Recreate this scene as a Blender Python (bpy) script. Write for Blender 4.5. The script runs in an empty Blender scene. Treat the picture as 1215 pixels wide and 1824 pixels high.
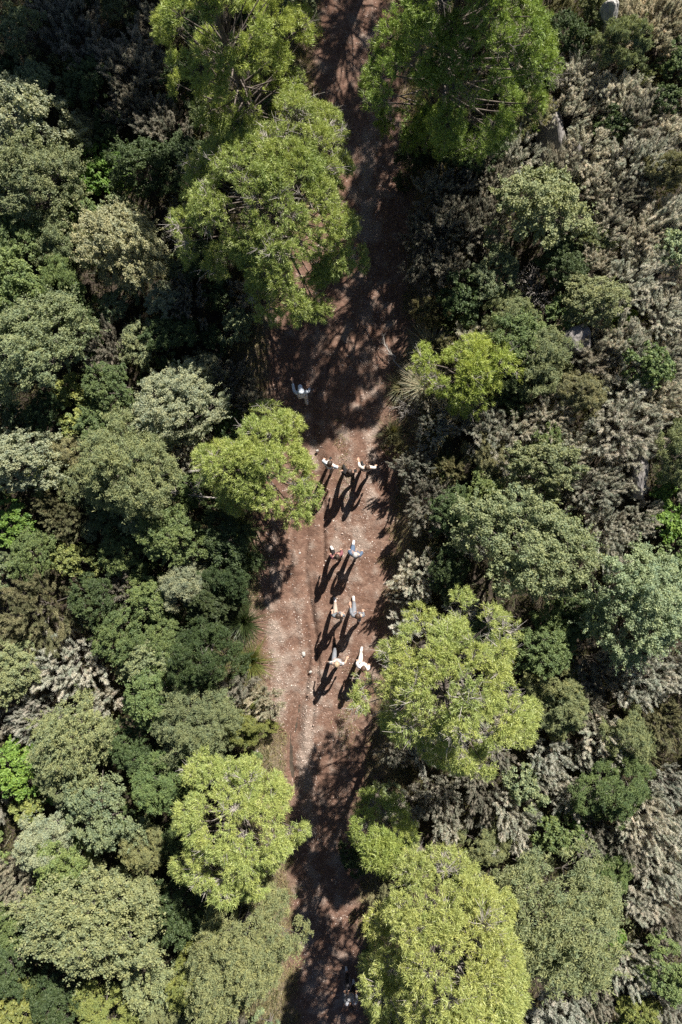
import bpy, bmesh, math, random
import numpy as np
from mathutils import Vector, noise

# ------------------------------------------------------------------ camera, sky, sun, exposure
scn = bpy.context.scene
COL = scn.collection
CAM_H = 22.0
FOVY = math.radians(73.74)
S = 2 * CAM_H * math.tan(FOVY / 2) / 1824.0          # metres per photo pixel on the ground
cd = bpy.data.cameras.new('camera')
cam = bpy.data.objects.new('camera', cd)
COL.objects.link(cam)
cam.location = (0, 0, CAM_H)
cam.rotation_euler = (0, 0, 0)
cd.sensor_fit = 'VERTICAL'
cd.sensor_height = 24.0
cd.lens = 12.0 / math.tan(FOVY / 2)
cd.clip_start = 0.1
cd.clip_end = 500
scn.camera = cam

SUN_EL = math.radians(43)
SUN_AZ = math.atan2(0.41, 0.91)
TO_SUN = Vector((math.sin(SUN_AZ) * math.cos(SUN_EL), math.cos(SUN_AZ) * math.cos(SUN_EL), math.sin(SUN_EL)))
world = bpy.data.worlds.new('World')
scn.world = world
world.use_nodes = True
wn = world.node_tree.nodes
wl = world.node_tree.links
bg = wn['Background']
sky = wn.new('ShaderNodeTexSky')
sky.sky_type = 'NISHITA'
sky.sun_disc = False
sky.sun_elevation = SUN_EL
sky.sun_rotation = SUN_AZ
sky.altitude = 600
sky.air_density = 0.6
sky.dust_density = 0.6
sky.ozone_density = 0.3
wl.new(sky.outputs[0], bg.inputs[0])
bg.inputs[1].default_value = 0.05
sd = bpy.data.lights.new('sun', 'SUN')
sd.energy = 5.0
sd.angle = math.radians(0.53)
sd.color = (1.0, 0.95, 0.87)
sun = bpy.data.objects.new('sun', sd)
COL.objects.link(sun)
sun.location = (0, 0, 40)
sun.rotation_euler = (-TO_SUN).to_track_quat('-Z', 'Y').to_euler()
scn.view_settings.view_transform = 'Standard'
scn.view_settings.look = 'None'
scn.view_settings.exposure = 1.2
scn.view_settings.gamma = 1.0
scn.view_settings.use_curve_mapping = False
scn.render.engine = 'CYCLES'
scn.cycles.max_bounces = 5
scn.cycles.diffuse_bounces = 3
scn.cycles.glossy_bounces = 2
scn.cycles.transmission_bounces = 3
scn.cycles.transparent_max_bounces = 4
scn.cycles.use_denoising = False
scn.cycles.caustics_reflective = False
scn.cycles.caustics_refractive = False

rng = np.random.default_rng(7)
random.seed(7)


# ------------------------------------------------------------------ helpers
def at(px, py, z=0.0):
    k = S * (CAM_H - z) / CAM_H
    return (px - 607.5) * k, (912.0 - py) * k


def tag(o, label=None, cat=None, group=None, kind=None):
    if label: o['label'] = label
    if cat: o['category'] = cat
    if group: o['group'] = group
    if kind: o['kind'] = kind
    return o


def new_obj(name, data, parent=None):
    o = bpy.data.objects.new(name, data)
    COL.objects.link(o)
    if parent is not None:
        o.parent = parent
    return o


def mesh_np(name, verts, faces_list, mat=None, tint=None, smooth=False, mat_index=None):
    """faces_list: list of (n,k) int arrays, k constant in each"""
    verts = np.asarray(verts, np.float32).reshape(-1, 3)
    me = bpy.data.meshes.new(name)
    loops = np.concatenate([np.asarray(f, np.int32).ravel() for f in faces_list])
    tot = np.concatenate([np.full(len(f), np.asarray(f).shape[1], np.int32) for f in faces_list])
    start = np.concatenate([[0], np.cumsum(tot)[:-1]]).astype(np.int32)
    me.vertices.add(len(verts)); me.vertices.foreach_set('co', verts.ravel())
    me.loops.add(len(loops)); me.loops.foreach_set('vertex_index', loops)
    me.polygons.add(len(tot)); me.polygons.foreach_set('loop_start', start)
    me.polygons.foreach_set('loop_total', tot)
    if mat_index is not None:
        me.polygons.foreach_set('material_index', np.asarray(mat_index, np.int32))
    me.polygons.foreach_set('use_smooth', np.full(len(tot), smooth))
    if tint is not None:
        a = me.attributes.new('tint', 'FLOAT', 'POINT')
        a.data.foreach_set('value', np.asarray(tint, np.float32))
    me.update(calc_edges=True)
    if mat is not None:
        for m in (mat if isinstance(mat, (list, tuple)) else [mat]):
            me.materials.append(m)
    return me


def unit(v):
    return v / np.maximum(np.linalg.norm(v, axis=-1, keepdims=True), 1e-9)


def rand_dirs(n, r, zmin=-1.0, zmax=1.0):
    z = r.uniform(zmin, zmax, n)
    a = r.uniform(0, 2 * np.pi, n)
    q = np.sqrt(np.maximum(0, 1 - z * z))
    return np.stack([q * np.cos(a), q * np.sin(a), z], 1)


class Tubes:
    """collects tapered tubes along polylines into one mesh"""
    def __init__(self):
        self.v, self.f, self.n = [], [], 0

    def add(self, pts, rad, sides=5):
        pts = np.asarray(pts, float)
        rad = np.asarray(rad, float)
        m = len(pts)
        t = np.gradient(pts, axis=0)
        t = unit(t)
        ref = np.array([0.0, 0.0, 1.0]) if abs(t[0][2]) < 0.9 else np.array([1.0, 0.0, 0.0])
        u = unit(np.cross(t, ref))
        w = np.cross(t, u)
        ang = np.arange(sides) * 2 * np.pi / sides
        ring = pts[:, None] + rad[:, None, None] * (np.cos(ang)[None, :, None] * u[:, None] + np.sin(ang)[None, :, None] * w[:, None])
        self.v.append(ring.reshape(-1, 3))
        i = np.arange(m - 1)[:, None] * sides
        j = np.arange(sides)[None]
        j2 = (j + 1) % sides
        q = np.stack([i + j, i + j2, i + sides + j2, i + sides + j], -1).reshape(-1, 4) + self.n
        self.f.append(q)
        self.n += m * sides

    def mesh(self, name, mat):
        return mesh_np(name, np.concatenate(self.v), [np.concatenate(self.f)], mat, smooth=True)


def bez(p0, p1, p2, n):
    t = np.linspace(0, 1, n)[:, None]
    return (1 - t) ** 2 * np.asarray(p0) + 2 * t * (1 - t) * np.asarray(p1) + t ** 2 * np.asarray(p2)


# ------------------------------------------------------------------ materials
def mat_new(name):
    m = bpy.data.materials.new(name)
    m.use_nodes = True
    nt = m.node_tree
    nt.nodes.clear()
    out = nt.nodes.new('ShaderNodeOutputMaterial')
    return m, nt.nodes, nt.links, out


def mix_rgb(n, l, fac, a, b, mode='MIX'):
    x = n.new('ShaderNodeMix'); x.data_type = 'RGBA'; x.blend_type = mode
    for i, val in ((0, fac), (6, a), (7, b)):
        if isinstance(val, (int, float)): x.inputs[i].default_value = val
        elif isinstance(val, tuple): x.inputs[i].default_value = (*val, 1) if len(val) == 3 else val
        else: l.new(val, x.inputs[i])
    return x.outputs[2]


def foliage(name, transl=0.3, gloss=0.06, rough=0.45, warm=(1.32, 1.2, 0.92), cool=(0.68, 0.78, 0.8), tr=(1.15, 1.2, 0.55)):
    m, n, l, out = mat_new(name)
    oi = n.new('ShaderNodeObjectInfo')
    at_ = n.new('ShaderNodeAttribute'); at_.attribute_name = 'tint'
    w = mix_rgb(n, l, 1.0, oi.outputs['Color'], warm, 'MULTIPLY')
    c = mix_rgb(n, l, 1.0, oi.outputs['Color'], cool, 'MULTIPLY')
    col = mix_rgb(n, l, at_.outputs['Fac'], c, w)
    d = n.new('ShaderNodeBsdfDiffuse'); l.new(col, d.inputs[0])
    t = n.new('ShaderNodeBsdfTranslucent')
    tc = mix_rgb(n, l, 1.0, col, tr, 'MULTIPLY')
    l.new(tc, t.inputs[0])
    mx = n.new('ShaderNodeMixShader'); mx.inputs[0].default_value = transl
    l.new(d.outputs[0], mx.inputs[1]); l.new(t.outputs[0], mx.inputs[2])
    g = n.new('ShaderNodeBsdfGlossy'); g.inputs['Roughness'].default_value = rough
    g.inputs[0].default_value = (0.8, 0.8, 0.75, 1)
    m2 = n.new('ShaderNodeMixShader'); m2.inputs[0].default_value = gloss
    l.new(mx.outputs[0], m2.inputs[1]); l.new(g.outputs[0], m2.inputs[2])
    l.new(m2.outputs[0], out.inputs[0])
    return m


def simple(name, col, col2=None, scale=8.0, rough=0.85, bump=0.0, detail=5):
    m, n, l, out = mat_new(name)
    p = n.new('ShaderNodeBsdfPrincipled')
    p.inputs['Roughness'].default_value = rough
    p.inputs['Specular IOR Level'].default_value = 0.25
    tc = n.new('ShaderNodeTexCoord')
    nz = n.new('ShaderNodeTexNoise'); nz.inputs['Scale'].default_value = scale; nz.inputs['Detail'].default_value = detail
    l.new(tc.outputs['Object'], nz.inputs['Vector'])
    cr = n.new('ShaderNodeMapRange'); cr.inputs[1].default_value = 0.35; cr.inputs[2].default_value = 0.65
    l.new(nz.outputs[0], cr.inputs[0])
    l.new(mix_rgb(n, l, cr.outputs[0], col, col2 or tuple(x * 0.7 for x in col)), p.inputs['Base Color'])
    if bump:
        b = n.new('ShaderNodeBump'); b.inputs['Strength'].default_value = bump; b.inputs['Distance'].default_value = 0.03
        l.new(nz.outputs[0], b.inputs['Height']); l.new(b.outputs[0], p.inputs['Normal'])
    l.new(p.outputs[0], out.inputs[0])
    return m


M = {}
M['leaf'] = foliage('evergreen_leaf', 0.28, 0.03, 0.55)
M['feather'] = foliage('narrow_leaf', 0.25, 0.025, 0.55)
M['needle'] = foliage('pine_needle', 0.32, 0.04, 0.5, warm=(1.2, 1.12, 0.9), cool=(0.8, 0.9, 0.85), tr=(1.1, 1.12, 0.7))
M['heath'] = foliage('dry_heath_shoot', 0.42, 0.01, 0.6, warm=(1.25, 1.15, 1.05), cool=(0.62, 0.7, 0.6), tr=(1.1, 1.05, 0.95))
M['grass'] = foliage('tussock_blade', 0.25, 0.04, 0.5, warm=(1.35, 1.15, 0.9), cool=(0.7, 0.85, 0.7))
M['bark'] = simple('pine_bark', (0.16, 0.135, 0.115), (0.09, 0.072, 0.06), 9, 0.9, 0.5)
M['twig'] = simple('grey_twig', (0.17, 0.15, 0.13), (0.11, 0.095, 0.08), 12, 0.9)
M['dead'] = simple('bleached_dead_wood', (0.40, 0.37, 0.335), (0.27, 0.24, 0.215), 10, 0.9)
M['rock'] = simple('limestone', (0.42, 0.40, 0.37), (0.24, 0.225, 0.21), 5, 0.9, 0.7, 9)
M['darkrock'] = simple('weathered_rock', (0.27, 0.25, 0.235), (0.13, 0.12, 0.11), 6, 0.9, 0.8, 9)


def soil_material():
    m, n, l, out = mat_new('red_soil_and_gravel')
    p = n.new('ShaderNodeBsdfPrincipled'); p.inputs['Roughness'].default_value = 0.95
    p.inputs['Specular IOR Level'].default_value = 0.1
    tc = n.new('ShaderNodeTexCoord')
    def nz(scale, det=6, rough=0.6):
        x = n.new('ShaderNodeTexNoise'); x.inputs['Scale'].default_value = scale
        x.inputs['Detail'].default_value = det; x.inputs['Roughness'].default_value = rough
        l.new(tc.outputs['Object'], x.inputs['Vector']); return x.outputs[0]
    def rng_(v, a, b):
        x = n.new('ShaderNodeMapRange'); x.inputs[1].default_value = a; x.inputs[2].default_value = b
        l.new(v, x.inputs[0]); return x.outputs[0]
    n1, n2, n3 = nz(1.1), nz(7.0), nz(45.0, 3, 0.7)
    soil = mix_rgb(n, l, rng_(n1, 0.35, 0.65), (0.164, 0.096, 0.068), (0.222, 0.145, 0.109))
    soil = mix_rgb(n, l, rng_(n2, 0.4, 0.75), soil, (0.115, 0.063, 0.046))
    gr = mix_rgb(n, l, rng_(n3, 0.3, 0.7), (0.195, 0.132, 0.102), (0.34, 0.28, 0.235))
    a = n.new('ShaderNodeAttribute'); a.attribute_name = 'gravel'
    ad = n.new('ShaderNodeMath'); ad.operation = 'MULTIPLY_ADD'
    l.new(n3, ad.inputs[0]); ad.inputs[1].default_value = 1.5; ad.inputs[2].default_value = -0.75
    sm = n.new('ShaderNodeMath'); sm.operation = 'ADD'
    l.new(a.outputs['Fac'], sm.inputs[0]); l.new(ad.outputs[0], sm.inputs[1])
    col = mix_rgb(n, l, rng_(sm.outputs[0], 0.35, 0.8), soil, gr)
    a2 = n.new('ShaderNodeAttribute'); a2.attribute_name = 'litter'
    lit = mix_rgb(n, l, rng_(n2, 0.3, 0.7), (0.15, 0.115, 0.085), (0.22, 0.18, 0.125))
    col = mix_rgb(n, l, a2.outputs['Fac'], col, lit)
    l.new(col, p.inputs['Base Color'])
    b = n.new('ShaderNodeBump'); b.inputs['Strength'].default_value = 0.9; b.inputs['Distance'].default_value = 0.035
    mm = n.new('ShaderNodeMath'); mm.operation = 'MULTIPLY_ADD'
    l.new(n2, mm.inputs[0]); mm.inputs[1].default_value = 2.0; l.new(n3, mm.inputs[2])
    l.new(mm.outputs[0], b.inputs['Height']); l.new(b.outputs[0], p.inputs['Normal'])
    l.new(p.outputs[0], out.inputs[0])
    return m


M['soil'] = soil_material()
M['floor'] = simple('forest_litter', (0.07, 0.055, 0.04), (0.04, 0.031, 0.024), 6, 0.95, 0.8, 8)


def chip_material():
    m, n, l, out = mat_new('gravel_chip')
    p = n.new('ShaderNodeBsdfPrincipled'); p.inputs['Roughness'].default_value = 0.85
    a = n.new('ShaderNodeAttribute'); a.attribute_name = 'tint'
    cr = n.new('ShaderNodeValToRGB')
    e = cr.color_ramp.elements
    e[0].color = (0.17, 0.10, 0.075, 1); e[1].color = (0.62, 0.55, 0.49, 1)
    x = e.new(0.45); x.color = (0.33, 0.24, 0.195, 1)
    l.new(a.outputs['Fac'], cr.inputs[0]); l.new(cr.outputs[0], p.inputs['Base Color'])
    l.new(p.outputs[0], out.inputs[0])
    return m


M['chip'] = chip_material()

# ------------------------------------------------------------------ terrain
LE = np.array([(-400, 560), (0, 570), (100, 560), (250, 556), (400, 545), (550, 490), (640, 472), (720, 480), (790, 500), (860, 470), (940, 455),
               (1150, 455), (1230, 470), (1300, 503), (1400, 515), (1600, 515), (1824, 530), (2200, 545)], float)
RE = np.array([(-400, 690), (0, 700), (200, 722), (400, 735), (600, 728), (700, 718), (900, 706), (1000, 694), (1150, 684),
               (1350, 662), (1450, 645), (1600, 642), (1824, 655), (2200, 660)], float)


def edges(y):
    py = 912 - y / S
    return (np.interp(py, LE[:, 0], LE[:, 1]) - 607.5) * S, (np.interp(py, RE[:, 0], RE[:, 1]) - 607.5) * S


def smooth(x, a, b):
    t = np.clip((x - a) / (b - a), 0, 1)
    return t * t * (3 - 2 * t)


def wob(x, y):
    return (0.5 * np.sin(x * 0.9 + 1.3 * np.sin(y * 0.5)) + 0.3 * np.sin(y * 1.7 + x * 0.6) + 0.2 * np.sin(x * 2.9 - y * 2.3))


def ground_z(x, y):
    l, r = edges(y)
    dr = x - r
    dl = l - x
    z = 0.45 * smooth(dr, 0.05, 0.7) + 0.13 * np.clip(dr - 0.3, 0, 14) + 0.18 * smooth(dl, 0.1, 1.0) - 0.02 * np.clip(dl - 1, 0, 12)
    out = smooth(np.maximum(dr, dl), 0.2, 1.5)
    z = z + out * 0.16 * wob(x, y)
    z = z + (1 - out) * 0.03 * wob(x * 2.1, y * 0.9)
    return z


def grid(x0, x1, y0, y1, st):
    nx, ny = int((x1 - x0) / st) + 1, int((y1 - y0) / st) + 1
    X, Y = np.meshgrid(np.linspace(x0, x1, nx), np.linspace(y0, y1, ny))
    i = (np.arange(ny - 1)[:, None] * nx + np.arange(nx - 1)[None]).ravel()
    return X.ravel(), Y.ravel(), np.stack([i, i + 1, i + nx + 1, i + nx], 1)


X, Y, F = grid(-60, 60, -60, 60, 0.6)
Zg = ground_z(X, Y)
l_, r_ = edges(Y)
Zg = Zg - 0.12 * ((X > l_ - 0.6) & (X < r_ + 0.6))       # sunk where the track sheet lies over it
g = new_obj('ground', mesh_np('ground', np.stack([X, Y, Zg], 1), [F], M['floor'], smooth=True))
tag(g, 'dark litter-strewn forest floor under the scrub', 'ground', kind='structure')


def strip(py0, py1, xs0, xs1, w, x, y, amp=1.0):
    """soft band along the track; centre goes from xs0 to xs1 (photo px)"""
    py = 912 - y / S
    px = 607.5 + x / S
    t = np.clip((py - py0) / (py1 - py0), 0, 1)
    c = xs0 + (xs1 - xs0) * t
    e = smooth(py, py0 - 30, py0 + 30) * (1 - smooth(py, py1 - 30, py1 + 30))
    return amp * np.exp(-((px - c + 7 * np.sin(py * 0.02)) / w) ** 2) * e


def gravel_density(x, y):
    d = 0.10 + 0 * x
    for s_ in ((740, 1000, 668, 640, 15, .7), (740, 830, 552, 556, 7, .7), (760, 1000, 612, 612, 14, .5), (1000, 1180, 632, 605, 14, .45),
               (930, 1100, 490, 490, 18, .35), (1100, 1280, 482, 500, 20, .8), (1200, 1400, 560, 548, 16, .8), (1040, 1250, 535, 520, 12, .35),
               (1190, 1330, 622, 615, 14, .45), (230, 430, 650, 660, 22, .8), (430, 720, 562, 560, 6, .45), (480, 720, 660, 655, 30, .35),
               (1350, 1824, 545, 560, 20, .45), (1400, 1824, 605, 600, 16, .35), (20, 230, 660, 690, 25, .5)):
        d = d + strip(*s_[:5], x, y, s_[5] * 0.72)
    return np.clip(d, 0, 1)


# fine track sheet with ruts and clods
X, Y, F = grid(-3.9, 3.2, -20, 20, 0.055)
l_, r_ = edges(Y)
Zt = ground_z(X, Y) + 0.006
py = 912 - Y / S
for s_, dep in (((740, 1500, 560, 530, 7, 1), -0.06), ((740, 1500, 582, 556, 6, 1), 0.05), ((900, 1300, 640, 590, 8, 1), -0.05), ((400, 900, 560, 562, 8, 1), -.06),
                ((400, 900, 590, 590, 9, 1), 0.05), ((900, 1300, 520, 530, 6, 1), -0.05), ((1000, 1400, 620, 580, 9, 1), 0.04), ((400, 900, 670, 665, 9, 1), -0.05),
                ((930, 1200, 545, 560, 5, 1), -0.05), ((1150, 1400, 545, 522, 6, 1), -0.07),
                ((860, 1010, 567, 584, 4, 1), -0.09), ((860, 1010, 575, 592, 5, 1), 0.05), ((1040, 1330, 556, 560, 4, 1), -0.09), ((1040, 1330, 548, 551, 5, 1), 0.05),
                ((930, 1000, 470, 520, 5, 1), -0.07), ((1230, 1400, 520, 525, 4, 1), -0.10), ((760, 900, 690, 686, 5, 1), -0.07), ((560, 760, 585, 588, 4, 1), -0.08)):
    Zt = Zt + dep * strip(*s_[:5], X, Y)
nzv = np.array([noise.fractal(Vector((a * 2.2, b * 2.2, 0)), 1.0, 2.0, 4) for a, b in zip(X, Y)])
nz2 = np.array([noise.noise(Vector((a * 9, b * 9, 3.3))) for a, b in zip(X, Y)])
nz3 = np.array([noise.noise(Vector((a * 4.3, b * 3.1, 7.7))) for a, b in zip(X, Y)])
Zt += 0.03 * nzv + 0.032 * np.abs(nz2) + 0.03 * nz3
edge = np.maximum(X - r_, l_ - X) + 0.35 * nzv
gv = gravel_density(X, Y) * 1.05 + 0.55 * nzv + 0.35 * nz3 + 0.05
lit = smooth(edge, -0.25, 0.55)
keep = edge < 1.2
ok = keep[F].all(1)
tm = mesh_np('dirt_track', np.stack([X, Y, Zt], 1), [F[ok]], M['soil'], smooth=True)
for nm, val in (('gravel', np.clip(gv, 0, 1)), ('litter', lit)):
    a = tm.attributes.new(nm, 'FLOAT', 'POINT'); a.data.foreach_set('value', val.astype(np.float32))
track = new_obj('dirt_track', tm)
tag(track, 'rutted red-brown dirt track with pale gravel', 'track', kind='structure')


def track_z(x, y):
    i = np.clip(np.round((np.asarray(x) + 3.9) / (7.1) * (NXT - 1)).astype(int), 0, NXT - 1)
    j = np.clip(np.round((np.asarray(y) + 20) / 40 * (NYT - 1)).astype(int), 0, NYT - 1)
    return ZT2[j, i]


NXT, NYT = int(7.1 / 0.055) + 1, int(40 / 0.055) + 1
ZT2 = Zt.reshape(NYT, NXT)

# loose gravel and dry leaf chips on the track
n = 260000
cx, cy = rng.uniform(-3.6, 3.0, n), rng.uniform(-18.5, 18.5, n)
l_, r_ = edges(cy)
ins = np.maximum(cx - r_, l_ - cx)
cl = np.array([noise.noise(Vector((a * 3, b * 3, 9))) for a, b in zip(cx, cy)])
dens = gravel_density(cx, cy) * 0.85 * (1 - smooth(ins, -0.1, 0.3)) + 0.22 * cl * (ins < 0.2)
k = rng.uniform(0, 1, n) < np.clip(dens, 0.05, 1) * 0.62
k &= ins < 0.5
cx, cy = cx[k], cy[k]
n = len(cx)
cz = track_z(cx, cy)
sz = 0.009 + 0.021 * rng.beta(1.3, 4.5, n) * 1.6
ang = rng.uniform(0, 6.28, n)[:, None] + np.array([0, 1.5, 3.0, 4.7])[None] + rng.uniform(-.4, .4, (n, 4))
rad = sz[:, None] * rng.uniform(0.7, 1.25, (n, 4))
base = np.stack([cx[:, None] + rad * np.cos(ang), cy[:, None] + rad * np.sin(ang), np.repeat(cz[:, None] - 0.004, 4, 1)], -1)
apex = np.stack([cx + rng.normal(0, .3, n) * sz, cy + rng.normal(0, .3, n) * sz, cz + sz * rng.uniform(.4, .9, n)], -1)[:, None]
V = np.concatenate([base, apex], 1).reshape(-1, 3)
i = np.arange(n)[:, None] * 5
F = np.concatenate([np.stack([i[:, 0] + a, i[:, 0] + (a + 1) % 4, i[:, 0] + 4], 1) for a in range(4)])
gm = mesh_np('gravel', V, [F], M['chip'], tint=np.repeat(np.clip(rng.beta(2.2, 1.8, n), 0, 1), 5))
tag(new_obj('gravel', gm), 'pale gravel chips strewn along the wheel lines of the track', 'gravel', kind='stuff')


# ------------------------------------------------------------------ plant templates
def leaves_mesh(name, c, t, nrm, length, width, mat, tint):
    """rhombic leaves: centre, direction, normal"""
    t = unit(t - nrm * (t * nrm).sum(1, keepdims=True))
    b = np.cross(nrm, t)
    L = length[:, None] / 2
    W = width[:, None] / 2
    v = np.stack([c - t * L, c + b * W + t * L * 0.15, c + t * L - nrm * L * 0.25, c - b * W + t * L * 0.15], 1).reshape(-1, 3)
    f = np.arange(len(c))[:, None] * 4 + np.arange(4)[None]
    return mesh_np(name, v, [f], mat, tint=np.repeat(tint, 4))


def blades(base, d, length, width, r):
    """thin one-triangle blades"""
    side = unit(np.cross(d, rand_dirs(len(d), r)))
    v = np.stack([base - side * width[:, None] / 2, base + side * width[:, None] / 2, base + d * length[:, None]], 1)
    return v.reshape(-1, 3)


def bush_skeleton(r, R, H, nl, spread=0.62, low=0.28):
    """lobe centres over a lumpy dome"""
    az = np.arange(nl) * 2.39996 + r.uniform(0, 6)
    q = np.sqrt((np.arange(nl) + 0.5) / nl)
    q = q * r.uniform(0.8, 1.12, nl)
    p3 = r.uniform(0, 6.28, 3)
    rad = R * spread * q * 1.12 * (1 + 0.12 * np.sin(2 * az + p3[0]) + 0.11 * np.sin(3 * az + p3[1]) + 0.08 * np.sin(5 * az + p3[2]))
    z = H * (low + (1 - low) * np.sqrt(np.clip(1 - (q * 0.9) ** 2, 0.02, 1))) - 0.28 * R + r.normal(0, 0.09 * H, nl)
    return np.stack([rad * np.cos(az), rad * np.sin(az), np.maximum(z, 0.18 * H)], 1)


def trunk_mesh(name, lobes, r, R, H, mat, stems=4):
    T = Tubes()
    base = r.normal(0, 0.05 * R, (stems, 3)) * [1, 1, 0]
    fork = []
    for s_ in range(stems):
        a = s_ * 6.283 / stems + r.uniform(-.4, .4)
        tip = np.array([0.28 * R * math.cos(a), 0.28 * R * math.sin(a), H * 0.42])
        T.add(bez(base[s_] - [0, 0, .15], base[s_] + [0, 0, .25 * H], tip, 5), np.linspace(0.042, 0.022, 5) * (0.5 + R / 2), 6)
        fork.append(tip)
    fork = np.array(fork)
    for c in lobes:
        f = fork[np.argmin(((fork - c) ** 2).sum(1))]
        mid = (f + c) / 2 + r.normal(0, 0.08 * R, 3) - [0, 0, .06 * R]
        T.add(bez(f, mid, c, 5), np.linspace(0.018, 0.006, 5) * (0.5 + R / 2), 4)
        for _ in range(5):
            e = c + rand_dirs(1, r, -0.2, 1)[0] * 0.33 * R * r.uniform(.7, 1.1)
            T.add(np.array([mid * .3 + c * .7, e]), np.array([0.008, 0.003]) * (0.5 + R / 2), 3)
    return T.mesh(name, mat)


def broad_bush(seed, R, H, nleaf, ll, lw, mat, nl=13, sprays=16, tight=1.0, up=0.55):
    r = np.random.default_rng(seed)
    lobes = bush_skeleton(r, R, H, nl)
    rl = R * r.uniform(0.24, 0.38, nl) * (13 / nl) ** 0.4
    ns = nl * sprays
    li = np.repeat(np.arange(nl), sprays)
    out = unit(lobes - np.array([0, 0, H * 0.3]))
    d = unit(rand_dirs(ns, r) + out[li] * 0.75 + np.array([0, 0, 0.25]))
    far = 1 + 0.25 * (r.uniform(0, 1, ns) < 0.14)
    sp = lobes[li] + d * rl[li][:, None] * (r.uniform(0.75, 1.05, ns) * far)[:, None] * [1, 1, 0.85]
    rs = R * 0.105 * r.uniform(0.7, 1.35, ns) * tight * (13 * 16 / ns) ** 0.33
    per = r.integers(0, ns, nleaf)
    dl = unit(rand_dirs(nleaf, r) + d[per] * 0.7 + [0, 0, 0.2])
    c = sp[per] + dl * rs[per][:, None] * (r.uniform(0.15, 1, nleaf) ** 0.5)[:, None]
    sh = r.uniform(0, 1, nleaf) < 0.16                       # leafy shoots that stand out of the clumps
    sid = r.integers(0, ns, ns)[per]
    sdir = unit(d + rand_dirs(ns, r) * 0.5 + [0, 0, 0.5])
    slen = R * r.uniform(0.10, 0.30, ns)
    sl = r.uniform(0.3, 1, nleaf)
    c[sh] = (sp[sid] + sdir[sid] * (slen[sid] * sl)[:, None] + r.normal(0, 0.02 * R ** 0.5, (nleaf, 3)))[sh]
    nrm = unit(dl * 0.5 + rand_dirs(nleaf, r) * 0.75 + [0, 0, up])
    t = rand_dirs(nleaf, r) + dl * 0.6
    c[:, 2] = np.maximum(c[:, 2], 0.02)
    tint = np.clip(r.normal(0.5, 0.2, nleaf) + r.normal(0, 0.14, ns)[per] + r.normal(0, 0.08, nl)[li[per]], 0, 1)
    cm = leaves_mesh('crown', c, t, nrm, ll * r.uniform(0.7, 1.25, nleaf), lw * r.uniform(0.7, 1.25, nleaf), mat, tint)
    return trunk_mesh('trunk', lobes, r, R, H, M['twig']), cm, R, H


def heath_bush(seed, R, H, nblade, mat, nl=22, L=0.28, W=0.011):
    """upright brushy plumes fanning out from the base"""
    r = np.random.default_rng(seed)
    lobes = bush_skeleton(r, R, H, nl, 0.70, 0.35)
    k = 11
    npl = nl * k
    li = np.repeat(np.arange(nl), k)
    out = unit(lobes - np.array([0, 0, -0.45 * H]))
    pd = unit(out[li] + rand_dirs(npl, r) * 0.38)
    p0 = lobes[li] + rand_dirs(npl, r) * R * 0.20 * r.uniform(0.2, 1.1, npl)[:, None] - pd * 0.1
    plen = L * r.uniform(0.55, 1.35, npl)
    per = r.integers(0, npl, nblade)
    f = r.uniform(0, 1, nblade) ** 0.7
    d = unit(pd[per] + rand_dirs(nblade, r) * 0.7)
    b = p0[per] + pd[per] * (plen[per] * f)[:, None] + r.normal(0, 0.016, (nblade, 3)) * (1.25 - f)[:, None]
    b[:, 2] = np.maximum(b[:, 2], 0.03)
    v = blades(b, d, 0.075 * r.uniform(0.5, 1.25, nblade), W * r.uniform(0.7, 1.6, nblade), r)
    tint = np.clip(r.normal(0.5, 0.2, nblade) + r.normal(0, 0.17, npl)[per] + r.normal(0, 0.12, nl)[li[per]], 0, 1)
    cm = mesh_np('crown', v, [np.arange(nblade * 3).reshape(-1, 3)], mat, tint=np.repeat(tint, 3))
    T = Tubes()
    for c in lobes:
        b0 = r.normal(0, 0.06 * R, 3) * [1, 1, 0] - [0, 0, .1]
        T.add(bez(b0, b0 * .5 + c * .35 + [0, 0, .25 * H], c, 5), np.linspace(0.016, 0.006, 5), 4)
    for j in r.choice(npl, npl // 2, replace=False):
        T.add(np.stack([lobes[li[j]] * .8, p0[j] + pd[j] * plen[j] * 1.05]), [0.006, 0.002], 3)
    return T.mesh('trunk', M['twig']), cm, R, H


def dead_bush(seed, R, H):
    r = np.random.default_rng(seed)
    T = Tubes(); U = Tubes()
    def grow(p, d, L, rad, lev):
        n_ = 4
        pts = [p]
        for _ in range(n_):
            d = unit(d + r.normal(0, 0.16, 3) + [0, 0, 0.03])
            pts.append(pts[-1] + d * L / n_)
        pts = np.array(pts)
        (T if lev == 0 else U).add(pts, np.linspace(rad, rad * 0.55, n_ + 1), 5 if lev == 0 else 3)
        if lev < 3:
            for _ in range((5, 5, 4)[lev]):
                i_ = r.integers(1, n_ + 1)
                grow(pts[i_], unit(d + rand_dirs(1, r)[0] * 0.8), L * r.uniform(0.45, 0.7), rad * 0.55, lev + 1)
    for s_ in range(7):
        a = s_ * 0.9 + r.uniform(-.3, .3)
        grow(np.array([0, 0, -0.05]), unit(np.array([math.cos(a), math.sin(a), r.uniform(0.7, 1.6)])), 0.62 * H, 0.02, 0)
    return T.mesh('stem', M['dead']), U.mesh('twigs', M['dead']), R, H


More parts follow.
